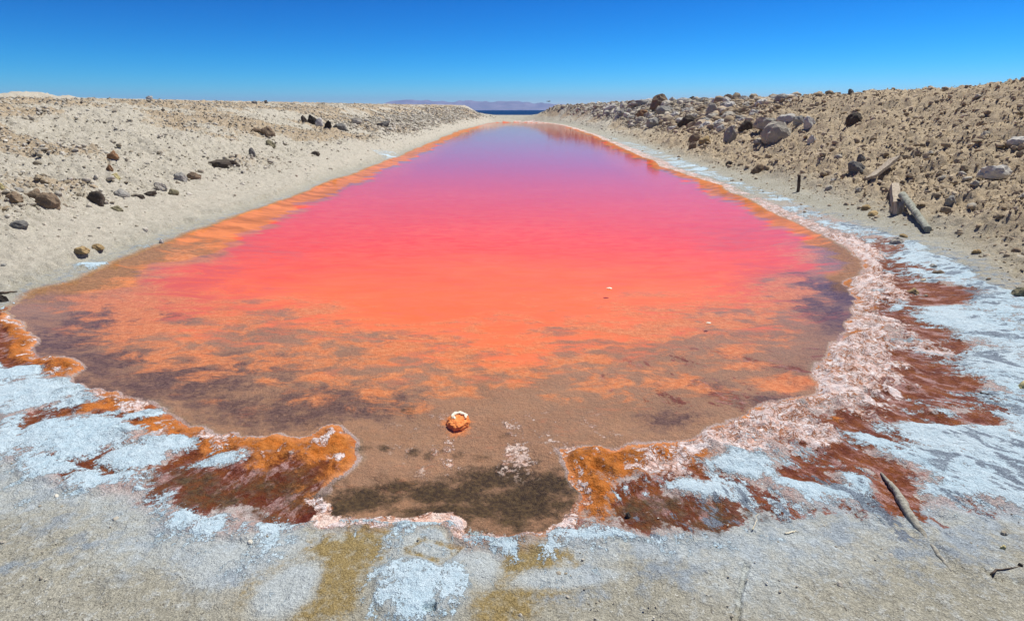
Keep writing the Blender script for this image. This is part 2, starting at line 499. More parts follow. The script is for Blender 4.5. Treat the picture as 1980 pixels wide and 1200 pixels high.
def mat_clod():
    g = G('clod')
    oi = g.n('ShaderNodeObjectInfo')
    sx = g.n('ShaderNodeSeparateXYZ'); g.put(sx.inputs[0], g.pos)
    side = g.ma('MULTIPLY', g.ss(1.5, 4.5, sx.outputs[0]), g.ss(48, 25, sx.outputs[1]))
    r = oi.outputs['Random']
    a = g.noise(30, 4, .65)
    pale = g.mix(r, (.26, .225, .165), (.56, .53, .45))
    brown = g.mix(r, (.27, .205, .13), (.54, .45, .325))
    c = g.mix(side, pale, brown)
    c = g.mix(.8, c, g.mix(g.ss(.3, .7, a), (.75, .75, .75), (1.2, 1.2, 1.2)), 'MULTIPLY')
    g.principled(c, .95, g.bump(a, .6, .015), .2)
    return g.m

def mat_simple(name, c1, c2, scale=30, stretch=(1, 1, 1), rough=.85, bump=.01):
    g = G(name)
    tc = g.n('ShaderNodeTexCoord')
    v = g.vscale(stretch, tc.outputs['Object'])
    a = g.noise(scale, 5, .65, v)
    c = g.mix(g.ss(.3, .7, a), c1, c2)
    g.principled(c, rough, g.bump(a, .8, bump), .25)
    return g.m

M_GROUND, M_POOL, M_SEA, M_ROCK, M_CLOD = mat_ground(), mat_pool(), mat_sea(), mat_rock(), mat_clod()
M_LOG = mat_simple('grey_timber', (.13, .14, .11), (.40, .41, .34), 26, (1, 1, .12))
M_PLANK = mat_simple('bleached_wood', (.22, .17, .12), (.52, .46, .36), 26, (1, 1, .1))
M_BRANCH = mat_simple('sandy_bark', (.20, .185, .15), (.40, .39, .33), 60)
M_TWIG = mat_simple('dry_twig', (.05, .04, .03), (.15, .11, .08), 40, (1, 1, .2))
M_STRAW = mat_simple('dry_straw', (.62, .55, .38), (.78, .72, .55), 40, (1, 1, .2))
M_ORANGE = mat_simple('orange_crust', (.58, .17, .03), (.80, .36, .12), 40)
M_WHITE = mat_simple('white_salt', (.70, .60, .42), (.92, .88, .78), 60)
M_RANGE = mat_simple('mountain_rock', (.17, .16, .22), (.30, .265, .33), .004)
M_BIRD = mat_simple('bird_feather', (.05, .05, .06), (.14, .14, .15), 20)

# ------------------------------------------------------------------ object helpers
def link(o, kind=None, label=None, cat=None, group=None, parent=None):
    COL.objects.link(o)
    if kind: o['kind'] = kind
    if label: o['label'] = label
    if cat: o['category'] = cat
    if group: o['group'] = group
    if parent: o.parent = parent
    return o

def mesh_np(name, verts, faces, mat, smooth=True):
    me = bpy.data.meshes.new(name)
    nf = len(faces)
    me.vertices.add(len(verts))
    me.vertices.foreach_set('co', np.ascontiguousarray(verts, dtype=np.float32).ravel())
    me.loops.add(nf * 4)
    me.loops.foreach_set('vertex_index', np.ascontiguousarray(faces, dtype=np.int32).ravel())
    me.polygons.add(nf)
    me.polygons.foreach_set('loop_start', np.arange(0, nf * 4, 4, dtype=np.int32))
    me.polygons.foreach_set('loop_total', np.full(nf, 4, dtype=np.int32))
    if smooth:
        me.polygons.foreach_set('use_smooth', np.ones(nf, dtype=bool))
    me.update(calc_edges=True)
    me.materials.append(mat)
    return me

def put_attr(me, name, arr):
    a = me.attributes.new(name, 'FLOAT', 'POINT')
    a.data.foreach_set('value', np.ascontiguousarray(arr, dtype=np.float32))

# ------------------------------------------------------------------ ground sheet: a disc that is finest in front of the viewpoint
def make_ground():
    dense = np.radians(np.linspace(-49, 49, 800))
    side = np.radians(np.linspace(49, 180, 90)[1:])
    ang = np.concatenate([-side[::-1][1:], dense, side])          # runs -180..180 without repeating the seam
    rad = np.concatenate([[.25, .5, .75, .95], np.exp(np.linspace(math.log(1.1), math.log(26), 640)),
                          np.exp(np.linspace(math.log(26), math.log(520), 250))[1:]])
    A, R = np.meshgrid(ang, rad)
    X, Y = (R * np.sin(A)).ravel(), (R * np.cos(A)).ravel()
    nr, na = R.shape
    sd, q = fields(X, Y)
    Z = bulk_height(X, Y, sd)
    W = {}
    # ---- what grows and crusts where
    left = sst(.5, -.5, X)
    near = sst(12, 7, Y)
    th = np.arctan2(Y - 5.4, X)
    rr = np.hypot(X, Y - 5.4)
    # streaks run outward from the pool
    st = fbm(th * 9.0, rr * 1.5, 4, 61) - .5
    st2 = fbm(th * 22.0, rr * 4.5, 3, 62) - .5
    lump = fbm(X * 2.3, Y * 2.3, 4, 63) - .5
    fine = fbm(X * 9, Y * 9, 3, 64) - .5
    out = sd > 0
    qr = q + st * .55 + st2 * .28 + fine * .10
    ql = q + lump * .55 + st2 * .2 + fine * .15
    right = 1 - left
    rim = sst(1.16, 1.0, q)
    pink = right * sst(.46, .20, q + st * .45 + fine * .35 + lump * .25) * (.35 + .65 * sst(-.01, .07, q + fine * .2)) + left * (.66 * sst(.40, .16, ql) * sst(-.02, .10, fbm(X * 12, Y * 12, 2, 71) - .5))
    red = right * sst(.04, .20, qr) * sst(.96, .66, qr) * 1.12 + left * sst(.08, .22, ql) * sst(.90, .66, ql) * 1.12
    salt = right * np.clip((qr + st * .30 - .16) / .62, 0, 1) * sst(1.10, .88, q + lump * .3) + left * sst(.56, .80, ql) * sst(1.16, .72, q + lump * .5)
    orange = right * .95 * sst(.20, .03, q + fine * .5 + lump * .4) + left * 1.1 * sst(.56, .26, ql)
    damp = (sst(.70, .95, q) * sst(1.35, 1.05, q) * (right * .42 + left * .30)) * near
    wash = np.zeros_like(X); dark = np.zeros_like(X); plum = np.zeros_like(X); yellow = np.zeros_like(X)
    apron = (sd > 0) * sst(1.0, .8, q + lump * .3) * near * np.maximum(right, left * sst(4.6, 4.2, Y))
    streak = right * sst(.45, .75, q) * sst(1.12, .9, q) * .62 * near
    pink, red, salt, orange = [v * .86 for v in (pink, red, salt, orange)]
    # narrow upper shores
    up = sst(6.0, 8.5, Y)
    pink = pink * (1 - up) + up * right * sst(.55, .3, q) * .62
    salt = salt * (1 - up) + up * right * sst(.2, .45, q) * sst(1.15, .8, q) * sst(46, 24, Y) * (.36 + .5 * (fbm(X * .8, Y * .25, 3, 72)) - .1)
    red = red * (1 - up); orange = orange * (1 - up)
    lshore = left * sst(4.6, 5.2, Y)
    pink, salt, red, orange = [a * (1 - lshore) for a in (pink, salt, red, orange)]
    orange = np.maximum(orange, lshore * sst(.05, .0, sd) * .8 * near)
    # ---- patches of their own, traced where they lie
    def blob(px, py, rx, ry, ang=0.0, soft=.62):
        cx, cy = flat(px, py)
        dep = project(cx, cy, 0)[2]
        wx = rx * dep / FPX
        wy = abs(flat(px, py - ry)[1] - flat(px, py + ry)[1]) / 2
        dx, dy = X - cx, Y - cy
        ca, sa = math.cos(ang), math.sin(ang)
        u, v = (dx * ca + dy * sa) / wx, (-dx * sa + dy * ca) / wy
        d = np.hypot(u, v) + lump * .7 + fine * .35
        return sst(1 + soft, 1 - soft, d)
    for p in [(1440,905,85,28,-.2),(1365,958,70,20,0),(1555,960,75,32,-.3),(1645,935,42,38,-.4),(1560,895,70,14,-.5),(1850,850,120,60,0),
              (1900,720,90,70,0),(1730,900,60,16,-.4),(1890,640,70,50,0),(1820,560,60,16,-.3),(1770,960,50,14,-.3),(1900,950,90,30,0)]:
        b = blob(*p); salt = np.maximum(salt, b * .95); pink = pink * (1 - b * .6); red = red * (1 - b)
    for p in [(285,805,42,12,.5),(330,868,55,20,-.2),(430,895,46,17,.4),(385,905,60,10,.5),(270,895,60,26,0),(60,770,130,40,0),(20,735,40,24,0),(150,850,110,40,0),(300,950,60,22,0),(410,1000,120,20,0)]:
        b = blob(*p); salt = np.maximum(salt, b * .9); red = red * (1 - b * .9); orange = orange * (1 - b)
    for p in [(1590,905,80,20,-.5),(1690,905,80,22,-.7),(1725,960,38,50,-.6),(1850,575,40,12,-.2),(1800,590,60,10,0),(1820,745,70,16,-.2),(1885,820,40,14,0),(1790,820,60,14,-.3),(1640,820,40,18,0),(1700,800,70,25,0),(1760,640,60,40,0),(1790,700,60,30,-.2),(1560,930,60,16,-.5),(1780,560,50,20,-.2)]:
        b = blob(*p); red = np.maximum(red, b * 1.1); salt = salt * (1 - .72 * b); pink = pink * (1 - b * .8)
    for p in [(1350,1005,150,34,0),(1240,1000,80,30,0),(420,960,130,34,0),(560,950,120,50,0),(350,930,70,30,0)]:
        b = blob(*p); red = np.maximum(red, b * .80); dark = np.maximum(dark, b * .56); salt = salt * (1 - b); orange = orange * (1 - b * .6); pink = pink * (1 - b * .7)
    for p in [(1750,1010,90,24,-.4),(1880,1000,80,20,-.2),(1650,1000,90,26,0)]:
        b = blob(*p); damp = np.maximum(damp, b * .75); salt = salt * (1 - b * .45); red = np.maximum(red, b * .42)
    for p in [(1440,855,130,38,.1),(1540,790,90,20,.2),(1250,880,110,22,0),(1620,760,60,50,0),(1640,600,50,60,0)]:
        b = blob(*p); pink = np.maximum(pink, b * (.42 if p[0] < 1300 else .72)); red = red * (1 - b * .5)
    for p in [(1130,880,80,34,0),(1200,860,90,18,0),(1300,850,80,14,.1),(640,860,56,40,0),(530,850,70,22,0),(1140,950,45,50,0),(1100,890,70,36,0),(1230,872,110,22,.05),(1180,905,90,30,0),(1330,885,60,16,0)]:
        b = blob(*p); orange = np.maximum(orange, b * 1.05); red = red * (1 - b); pink = pink * (1 - .35 * b); salt = salt * (1 - .85 * b)
    for p, k in (((190,516,46,7,.35), .75), ((300,478,40,4,.4), .5), ((752,303,26,4,.4), .5)):
        salt = np.maximum(salt, blob(*p) * k * (sd > .03))
    # floor of the shallows
    for p in [(1005,965,105,52,.25),(950,912,95,26,.2),(850,945,110,26,-.25),(700,962,75,26,.2),(770,928,50,12,.3),(900,985,130,18,0),(1060,930,40,26,0),(640,985,40,14,0)]:
        b = blob(*p, soft=.9); dark = np.maximum(dark, b * (1.08 + lump * 1.0))
    for p in [(800,862,16,8,0),(828,868,14,10,0),(857,858,10,6,0),(885,866,16,9,0),(930,872,20,9,0),(700,866,24,8,0),(745,860,16,7,0),(1010,685,22,9,0),(975,830,18,8,0),(790,780,16,8,0)]:
        dark = np.maximum(dark, blob(*p) * .62)
    for p in [(500,790,140,34,-.1),(560,800,90,34,0),(120,655,90,40,0),(410,770,70,22,0),(1290,800,70,24,.1),(1380,740,40,20,0),(1600,600,60,60,0),(300,715,70,14,.3),(210,690,90,34,0),(360,745,100,14,.2),(1610,560,40,60,0),(1480,770,70,20,0),(1370,745,26,14,.4),(250,600,120,36,.1),(450,690,30,8,.2),(520,700,40,8,.2),(330,730,230,60,.1),(640,770,160,40,0)]:
        plum = np.maximum(plum, blob(*p, soft=.85) * .80)
    mauve = np.zeros_like(X)
    for p, k in (((300,545,190,66,.25), .62), ((430,480,150,40,.3), .45), ((1520,540,120,70,-.2), .62), ((1430,450,110,40,-.3), .45), ((1300,600,120,34,0), .30), ((560,590,160,26,0), .30)):
        mauve = np.maximum(mauve, blob(*p, soft=.95) * k)
    inside = (sd < .02)
    # orange filaments on the bed between the red water and the bare shelf
    fil = fbm(X * 1.5 + .8 * lump, Y * 2.6, 4, 81) - .5
    rid = 1 - np.abs(fbm(X * 2.2, Y * 3.2, 3, 82) - .5) * 5
    zone = sst(2.75, 3.9, Y + .35 * lump) * sst(0, .7, -sd)
    orb = zone * np.clip(.40 + fil * 1.7 + .34 * rid + .40 * sst(3.4, 4.7, Y), 0, 1) * .95
    orb = np.maximum(orb, sst(2.55, 3.3, Y) * sst(0, .5, -sd) * np.clip(.30 + .45 * rid + fil, 0, .62))
    for p in [(886,808,30,20,0)]:
        orb = np.maximum(orb, blob(*p, soft=.7) * .9)
    for p in [(330,672,80,16,.2),(1500,730,80,24,0),(450,600,60,16,0)]:
        orb = np.maximum(orb, blob(*p, soft=.5) * .85)
    orange = np.where(inside, np.maximum(orb, 0), orange)
    red = np.where(inside, sst(1.4, 1.0, np.hypot(X - 1.65, (Y - 3.3) * 2)) * .28, red)
    pink = np.where(inside, sst(2.05, 2.5, Y) * sst(3.1, 2.7, Y) * sst(.9, .3, np.abs(X)) * .22, pink)
    salt = np.where(inside, 0, salt)
    # pinkish-orange rim at the near end of the pool
    nr_ = sst(.05, .02, np.abs(sd - .02)) * sst(2.15, 2.0, Y) * sst(1.0, .7, np.abs(X + .1))
    pink = np.maximum(pink, nr_ * .7); orange = np.maximum(orange, nr_ * .40)
    # sand in the foreground
    for p in [(640,1100,110,80,0),(700,1060,60,60,0),(1020,1110,100,60,0),(960,1160,90,60,0),(600,1160,120,70,0)]:
        yellow = np.maximum(yellow, blob(*p, soft=.8) * .80)
    for p in [(820,1150,90,70,0),(860,1050,90,30,0),(520,1060,60,40,0),(430,1090,60,50,0),(1100,1125,110,20,.1),(1290,1070,70,22,0),(560,1150,50,60,-.4),(1500,1055,120,12,0),(930,1090,34,50,.2)]:
        b = blob(*p, soft=.65); k = .95 if p[1] == 1150 and p[0] == 820 else .50
        salt = np.maximum(salt, b * k * (.9 if k > .9 else .55)); wash = np.maximum(wash, b); yellow = yellow * (1 - b)
    for p in [(1120,1165,70,18,0),(1230,1060,50,16,0),(1500,1065,160,22,0),(1650,1060,160,18,0),(1800,1035,140,22,0),(150,1075,100,14,.5),(50,1110,80,14,.4),(470,1120,40,30,0),(400,1040,120,12,0)]:
        damp = np.maximum(damp, blob(*p, soft=.8) * .52)
    bl, br = soil_weights(X, Y, sd)
    pat = sst(.38, .62, fbm(X * .55, Y * .55, 3, 41)) * (.10 + .90 * sst(1.2, 2.4, sd)) * sst(40, 20, -X - Y * .2)
    bed = sst(.10, -.02, sd + lump * .12)
    wetband = sst(.30, .05, sd) * lshore
    damp = np.maximum(damp * (sd > 0), 0)
    # ---- relief
    Z = Z + relief(X, Y, sd, q)
    crust = np.maximum(pink * 1.1, orange * .7) * (sd > 0)
    blist = np.abs(fbm(X * 7, Y * 7, 3, 91) - .5) * 2
    Z = Z + near * sst(0, .12, sd) * crust * (.075 * (.5 - blist) + .03 * (fbm(X * 22, Y * 22, 2, 92) - .5) + .012)
    Z = Z + near * salt * (sd > 0) * (.010 + .018 * fine) + near * (sd > 0) * .010 * sst(.42, .56, salt + fine * .5)
    Z = Z - near * red * (sd > 0) * .008
    Z = np.where((sd > .0) & (sd < .6) & (Z < .004) & (Y < 90), .004, Z)
    flatz = near * (1 - np.maximum(bl, br)) * (sd > 0)
    Z = Z + flatz * (.012 * (fbm(X * 14, Y * 14, 3, 93) - .5) + .022 * (fbm(X * 3.3, Y * 3.3, 3, 98) - .5))
    # the press mark with a rhombus outline, and two long cracks in the dry crust
    def seg(p0, p1):
        (ax, ay), (bx, by) = flat(*p0), flat(*p1)
        ex, ey = bx - ax, by - ay
        t = np.clip(((X - ax) * ex + (Y - ay) * ey) / (ex * ex + ey * ey), 0, 1)
        return np.hypot(X - ax - ex * t, Y - ay - ey * t)
    rh = [(788,1070),(815,1042),(888,1060),(850,1098)]
    dr = np.minimum.reduce([seg(rh[i], rh[(i + 1) % 4]) for i in range(4)])
    dr = dr + (fbm(X * 40, Y * 40, 2, 94) - .5) * .012
    Z = Z - .008 * sst(.020, .004, dr)
    yellow = np.maximum(yellow, .50 * sst(.03, .008, dr)); salt = salt * (1 - .7 * sst(.03, .012, dr))
    for pts in [[(1440,1105),(1432,1150),(1420,1210)],[(1885,1115),(1920,1140),(1975,1150)],[(180,1020),(90,1080),(10,1120)]]:
        dc = np.minimum.reduce([seg(pts[i], pts[i + 1]) for i in range(len(pts) - 1)]) + (fbm(X * 25, Y * 25, 3, 95) - .5) * .03
        Z = Z - .014 * sst(.014, .003, dc)
    dbr = np.minimum(seg((1742,975),(1800,1055)), seg((1800,1055),(1868,1118))) + (fbm(X * 20, Y * 20, 2, 97) - .5) * .02
    Z = Z + .016 * sst(.075, .01, dbr)
    hx, hy = flat(832, 1192)
    hole = np.hypot(X - hx, (Y - hy) * 1.3) + (fbm(X * 50, Y * 50, 2, 96) - .5) * .03
    Z = Z - .03 * sst(.030, .012, hole)
    dark = np.maximum(dark, sst(.035, .015, hole) * .7)
    nz = fbm(X * .9, Y * 1.6, 4, 101) - .5
    nz2 = fbm(X * 3.2, Y * 5.0, 3, 102) - .5
    bulge = .7 * np.exp(-((X + .1) / 1.8) ** 2)
    yy = Y + bulge + nz * 1.1 + nz2 * .5
    ins = -sd
    turb = sst(3.2, 6.6, yy) * (sst(-.2, 1.5, ins + nz * .8) * sst(9, 6, Y) + sst(-.05, .10, ins) * sst(6, 9, Y)) + .25 * sst(6, 10, Y)
    deep = sst(4.3, 8.6, Y - bulge * .4 + nz * .8 + nz2 * .5 + .15 * np.abs(X))
    far = sst(6.3, 22, Y) * sst(.4, 1.6, ins)
    shore = sst(.84, .38, ins + nz * .7 + nz2 * .35 + .34 * right) * sst(4.4, 5.4, Y) * sst(70, 55, Y)  # mask of the edge band that carries shallow orange and painted bank reflection
    wash = np.maximum(wash, sst(1.34, .95, q + lump * .5) * near * (sd > 0) * sst(4.6, 3.8, Y) * .75)
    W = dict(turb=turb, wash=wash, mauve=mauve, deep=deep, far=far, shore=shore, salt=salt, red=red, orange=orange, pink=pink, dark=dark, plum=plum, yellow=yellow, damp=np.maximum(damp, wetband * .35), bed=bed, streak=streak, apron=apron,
             bank_left=bl, bank_right=br * sst(46, 24, Y) + 0 * X, patch=pat)
    # right bank is paler where the rubble is heaped far along it
    W['bank_left'] = np.maximum(bl, br * sst(24, 46, Y))
    idx = np.arange(nr * na).reshape(nr, na)
    a = idx[:-1, :]; b = np.roll(idx, -1, axis=1)[:-1, :]; c = np.roll(idx, -1, axis=1)[1:, :]; d = idx[1:, :]
    F = np.stack([a, b, c, d], axis=-1).reshape(-1, 4)[:, ::-1]
    me = mesh_np('ground', np.stack([X, Y, Z], -1), F, M_GROUND)
    for k, v in W.items():
        put_attr(me, k, np.clip(v, 0, 1.2))
    fa = me.attributes.new('flow', 'FLOAT_VECTOR', 'POINT')
    fa.data.foreach_set('vector', np.stack([th * 3.0, rr * .36, np.zeros_like(X)], -1).astype(np.float32).ravel())
    link(bpy.data.objects.new('ground', me), 'structure', 'dry salt flat with the two sandy banks beside the pink pool')
    # ---- pool water on its own sheet
    keep = (sd.reshape(nr, na) < .45)
    Xg, Yg, Sg = X.reshape(nr, na)[::2, ::2], Y.reshape(nr, na)[::2, ::2], sd.reshape(nr, na)[::2, ::2]
    n2, m2 = Xg.shape
    idx = np.arange(n2 * m2).reshape(n2, m2)
    F = np.stack([idx[:-1, :-1], idx[:-1, 1:], idx[1:, 1:], idx[1:, :-1]], -1).reshape(-1, 4)[:, ::1]
    ok = (Sg.ravel()[F].min(axis=1) < .12) & (Yg.ravel()[F].max(axis=1) < 90)
    F = F[ok]
    used = np.unique(F)
    remap = np.full(n2 * m2, -1); remap[used] = np.arange(len(used))
    x2, y2, s2 = Xg.ravel()[used], Yg.ravel()[used], Sg.ravel()[used]
    me2 = mesh_np('pool_water', np.stack([x2, y2, np.zeros_like(x2)], -1), remap[F], M_POOL)
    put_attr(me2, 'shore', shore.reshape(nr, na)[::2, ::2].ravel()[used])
    link(bpy.data.objects.new('pool_water', me2), 'structure', 'pink to orange brine pool running away between the banks')

make_ground()

# ------------------------------------------------------------------ sea and mountains beyond
def make_sea():
    xs = np.linspace(-5200, 5200, 40)
    ys = np.array([104, 130, 180, 260, 400, 700, 1200, 2200, 4300.0])
    A, B = np.meshgrid(xs, ys)
    idx = np.arange(A.size).reshape(A.shape)
    F = np.stack([idx[:-1, :-1], idx[:-1, 1:], idx[1:, 1:], idx[1:, :-1]], -1).reshape(-1, 4)
    me = mesh_np('sea', np.stack([A.ravel(), B.ravel(), np.full(A.size, -.4)], -1), F, M_SEA)
    link(bpy.data.objects.new('sea', me), 'structure', 'dark blue sea past the end of the pool')
make_sea()

def make_range():
    YB = 9000.0
    xs = np.linspace(-3400, 2600, 420)
    prof = np.array([(560, 0), (640, 2), (700, 7), (745, 13), (770, 18), (795, 21), (850, 20.5), (885, 19), (910, 20), (960, 19.5), (985, 18.5), (1000, 19), (1020, 16.5), (1060, 15.5),
                     (1090, 12), (1130, 11), (1180, 9), (1260, 6), (1350, 3), (1450, 0)], float)
    px = 990 + xs / YB * FPX * 1.0
    top = np.interp(px, prof[:, 0], prof[:, 1]) / FPX * YB
    depth = np.linspace(0, 1, 26)
    X, D = np.meshgrid(xs, depth)
    T = np.tile(top, (26, 1))
    ridge = 1 - np.abs(fbm(X * .0042, D * 3.2, 4, 111) - .5) * 2
    prof2 = np.where(D < .5, sst(0, .5, D), sst(1.0, .5, D))
    Z = .88 * T * prof2 * (.72 + .33 * ridge) - 12
    Y = YB - 900 + D * 1800
    idx = np.arange(X.size).reshape(X.shape)
    F = np.stack([idx[:-1, :-1], idx[:-1, 1:], idx[1:, 1:], idx[1:, :-1]], -1).reshape(-1, 4)
    me = mesh_np('mountain_range', np.stack([X.ravel(), Y.ravel(), Z.ravel()], -1), F, M_RANGE)
    link(bpy.data.objects.new('mountain_range', me), 'structure', 'hazy lavender mountain range across the sea')
make_range()

def make_haze():
    bm = bmesh.new()
    bmesh.ops.create_cube(bm, size=1)
    me = bpy.data.meshes.new('haze')
    bm.to_mesh(me); bm.free()
    m = bpy.data.materials.new('haze')
    m.use_nodes = True
    t = m.node_tree
    for n in list(t.nodes):
        t.nodes.remove(n)
    o = t.nodes.new('ShaderNodeOutputMaterial')
    p = t.nodes.new('ShaderNodeVolumePrincipled')
    p.inputs['Color'].default_value = (.34, .55, 1.0, 1)
    p.inputs['Density'].default_value = 0.0001
    p.inputs['Anisotropy'].default_value = 0.0
    t.links.new(p.outputs[0], o.inputs['Volume'])
    me.materials.append(m)
    ob = bpy.data.objects.new('haze', me)
    x0, x1, y0, y1, z0, z1 = -5600, 5600, -700, 10400, -30, 185
    ob.scale = (x1 - x0, y1 - y0, z1 - z0)
    ob.location = ((x0 + x1) / 2, (y0 + y1) / 2, (z0 + z1) / 2)
    link(ob, 'stuff', 'thin blue air haze over the sea and far mountains')
make_haze()

# ------------------------------------------------------------------ rocks
def rock_mesh(name, seed, sub=3, angular=True, flat_top=1.0):
    r = random.Random(seed)
    bm = bmesh.new()
    bmesh.ops.create_icosphere(bm, subdivisions=sub, radius=1)
    planes = []
    for _ in range(11 if angular else 6):
        v = Vector((r.gauss(0, 1), r.gauss(0, 1), r.gauss(0, 1))).normalized()
        planes.append((v, r.uniform(.58, .92)))
    planes.append((Vector((0, 0, -1)), .45))
    off = r.uniform(0, 99)
    from mathutils import noise as mn
    for v in bm.verts:
        n = v.co.normalized()
        d = 1.0
        for pv, pd in planes:
            k = n.dot(pv)
            if k > 1e-3:
                d = min(d, pd / k)
        d = d * (1 + .20 * mn.noise(n * 1.7 + Vector((off, 0, 0))) + .15 * mn.noise(n * 3.6 + Vector((0, off, 0))) + .08 * mn.noise(n * 8 + Vector((0, 0, off))))
        v.co = n * d
    me = bpy.data.meshes.new(name)
    bm.to_mesh(me); bm.free()
    for p in me.polygons:
        p.use_smooth = not angular or sub > 3
    # normalise to a unit box so that scale means size
    co = np.array([v.co[:] for v in me.vertices])
    mn_, mx_ = co.min(0), co.max(0)
    co = (co - (mn_ + mx_) / 2) / (mx_ - mn_)
    me.vertices.foreach_set('co', co.astype(np.float32).ravel())
    me.update()
    me.materials.append(M_ROCK)
    return me

ROCKS = [rock_mesh('rock', 100 + k, 3, True) for k in range(9)]
CLODS = [rock_mesh('clod', 300 + k, 3, False) for k in range(6)]

def hit(px, py, y0=1.0, y1=200.0):
    d = ray(px, py)
    ys = np.exp(np.linspace(math.log(y0), math.log(y1), 2600))
    t = ys / d[1]
    x, y, z = d[0] * t, d[1] * t, CAM_H + d[2] * t
    h = np.maximum(height(x, y), np.where(y > 90, -9, 0))
    below = np.nonzero(z < h)[0]
    if len(below) == 0:
        k = int(np.argmin(z - h + 0 * y))
    else:
        k = int(below[0])
    return float(x[k]), float(y[k]), float(h[k])

TONE = dict(white=(.60, .585, .53), pale=(.46, .43, .36), grey=(.33, .325, .295), slate=(.17, .17, .16), brown=(.24, .18, .12),
            dark=(.085, .072, .058), ochre=(.40, .29, .14), rust=(.27, .155, .08), olive=(.25, .23, .14), yellow=(.58, .51, .25), black=(.03, .028, .025), soil=(.35, .28, .185), earth=(.42, .345, .23))
TAKEN = []
def stone(px, py, w, h, tone, label, name='rock', cat='rock', flatness=1.0, roundish=False, tilt=0.25, group=None):
    x, y, z = hit(px, py)
    dep = project(x, y, z)[2]
    ww, hh = w * dep / FPX, h * dep / FPX
    dd = ww * random.uniform(.75, .95) * .9
    src = CLODS if (roundish and len(TAKEN) % 3 == 0) else ROCKS
    o = bpy.data.objects.new(name, src[len(TAKEN) % len(src)])
    o.scale = (ww * 1.08, dd, hh * 1.35)
    o.rotation_euler = (random.uniform(-tilt, tilt) * .5, random.uniform(-tilt, tilt), random.uniform(-.35, .35))
    dx, dy = x, y
    L = math.hypot(dx, dy)
    o.location = (x + dx / L * dd * .4, y + dy / L * dd * .4, z + hh * .33)
    zc = float(height(o.location.x, o.location.y)[0])
    o.location.z = max(o.location.z, min(zc + hh * .2, z + hh * .6))
    c = TONE[tone]
    k = random.uniform(.92, 1.08)
    o.color = (c[0] * k, c[1] * k, c[2] * k, 1)
    link(o, None, label, cat, group)
    TAKEN.append((x, y, ww))
    return o

stone(1277,207,38,24,'brown','big brown boulder standing highest on the skyline of the far right rubble heap','boulder','boulder')
stone(1238,204,44,11,'grey','flat grey slab lying on the skyline left of the highest boulder','slab','slab')
stone(1500,272,64,34,'pale','largest pale boulder on the right bank with a dark hollow front','boulder','boulder')
stone(1484,250,52,20,'pale','pale flat boulder leaning behind the largest boulder of the right bank','boulder','boulder')
stone(1520,236,34,16,'white','whitish squarish stone just above the largest right bank boulder')
stone(1547,242,28,16,'grey','grey wedge stone between two whitish stones above the largest boulder')
stone(1564,250,24,22,'white','white topped stone casting a black shadow at the right end of the boulder row')
stone(1569,276,17,14,'white','small white stone lying alone below the boulder row on the right bank')
stone(1440,252,28,18,'dark','dark brown stone left of the largest right bank boulder')
stone(1412,272,24,26,'grey','grey upright slab leaning on the right bank below the dark brown stone','slab','slab')
stone(1465,280,18,9,'pale','small pale stone at the lower left foot of the largest boulder')
stone(1652,238,36,20,'dark','dark blocky rock high on the brown right bank with deep shadow')
stone(1921,343,58,22,'white','long white rock lying on the brown slope near the right picture edge',tilt=.15)
stone(1972,282,44,18,'white','white stone half out of view on the brown slope at the right edge')
stone(1838,394,24,16,'grey','small round light grey stone on the lower right slope right of the timbers',roundish=True)
stone(1655,333,34,18,'slate','dark grey stone at the foot of the brown slope left of the tilted board')
stone(1663,314,17,15,'slate','dark round stone sitting just above the dark grey stone left of the tilted board',roundish=True)
stone(1643,340,11,8,'slate','tiny dark stone beside the dark grey stone left of the tilted board')
stone(1463,334,26,16,'brown','brown lump on the pale right beach left of the small post',roundish=True)
stone(1410,320,15,9,'dark','small dark stone on the pale right beach close to the white salt strip')
stone(1345,274,26,16,'brown','brown boulder in the group at the toe of the right rubble heap','boulder','boulder')
stone(1362,277,22,14,'ochre','ochre round boulder beside the brown boulder at the toe of the right heap','boulder','boulder',roundish=True)
stone(1339,287,15,12,'brown','small brown stone in front of the brown boulder at the toe of the heap')
stone(1266,245,34,16,'grey','long grey boulder with dark underside low in the right rubble heap','boulder','boulder')
stone(1287,222,38,18,'grey','grey boulder below the highest skyline boulder of the right heap','boulder','boulder')
stone(1332,240,44,16,'dark','long dark boulder in the middle of the right rubble heap','boulder','boulder')
stone(1374,226,26,22,'pale','pale upright boulder at the right end of the rubble heap','boulder','boulder')
stone(1362,242,28,12,'grey','low grey boulder beneath the pale upright boulder of the heap','boulder','boulder')
stone(1244,226,24,14,'rust','reddish dark boulder on the left part of the right rubble heap','boulder','boulder')
stone(1320,199,22,10,'white','whitish stone on the skyline right of the highest boulder')
stone(1337,197,14,9,'dark','dark stone on the skyline next to the whitish skyline stone')
stone(1180,214,26,10,'white','white angular stone near the far left end of the right rubble heap')
stone(1205,224,22,12,'grey','grey angular stone in the left half of the right rubble heap')
stone(1645,181,12,8,'slate','small dark stone alone on the skyline where the right bank steps up')
stone(1734,473,28,14,'pale','pale stone at the edge of the white salt below the fallen log',roundish=True)
stone(1970,574,36,18,'olive','olive stone on the grey sand at the right picture edge above the salt',roundish=True)
stone(1976,758,32,20,'yellow','yellowish stone with a long black shadow at the right edge of the salt',roundish=True)
stone(1938,1062,11,9,'yellow','tiny yellow pebble with a black shadow on the sand at lower right','pebble','pebble')
stone(1971,1096,9,7,'black','tiny black pebble on the sand at the lower right corner','pebble','pebble')
stone(1818,912,9,7,'black','tiny black pebble on white salt right of the half buried branch','pebble','pebble')
stone(1775,864,6,5,'black','smallest black pebble on white salt by the maroon streaks','pebble','pebble')
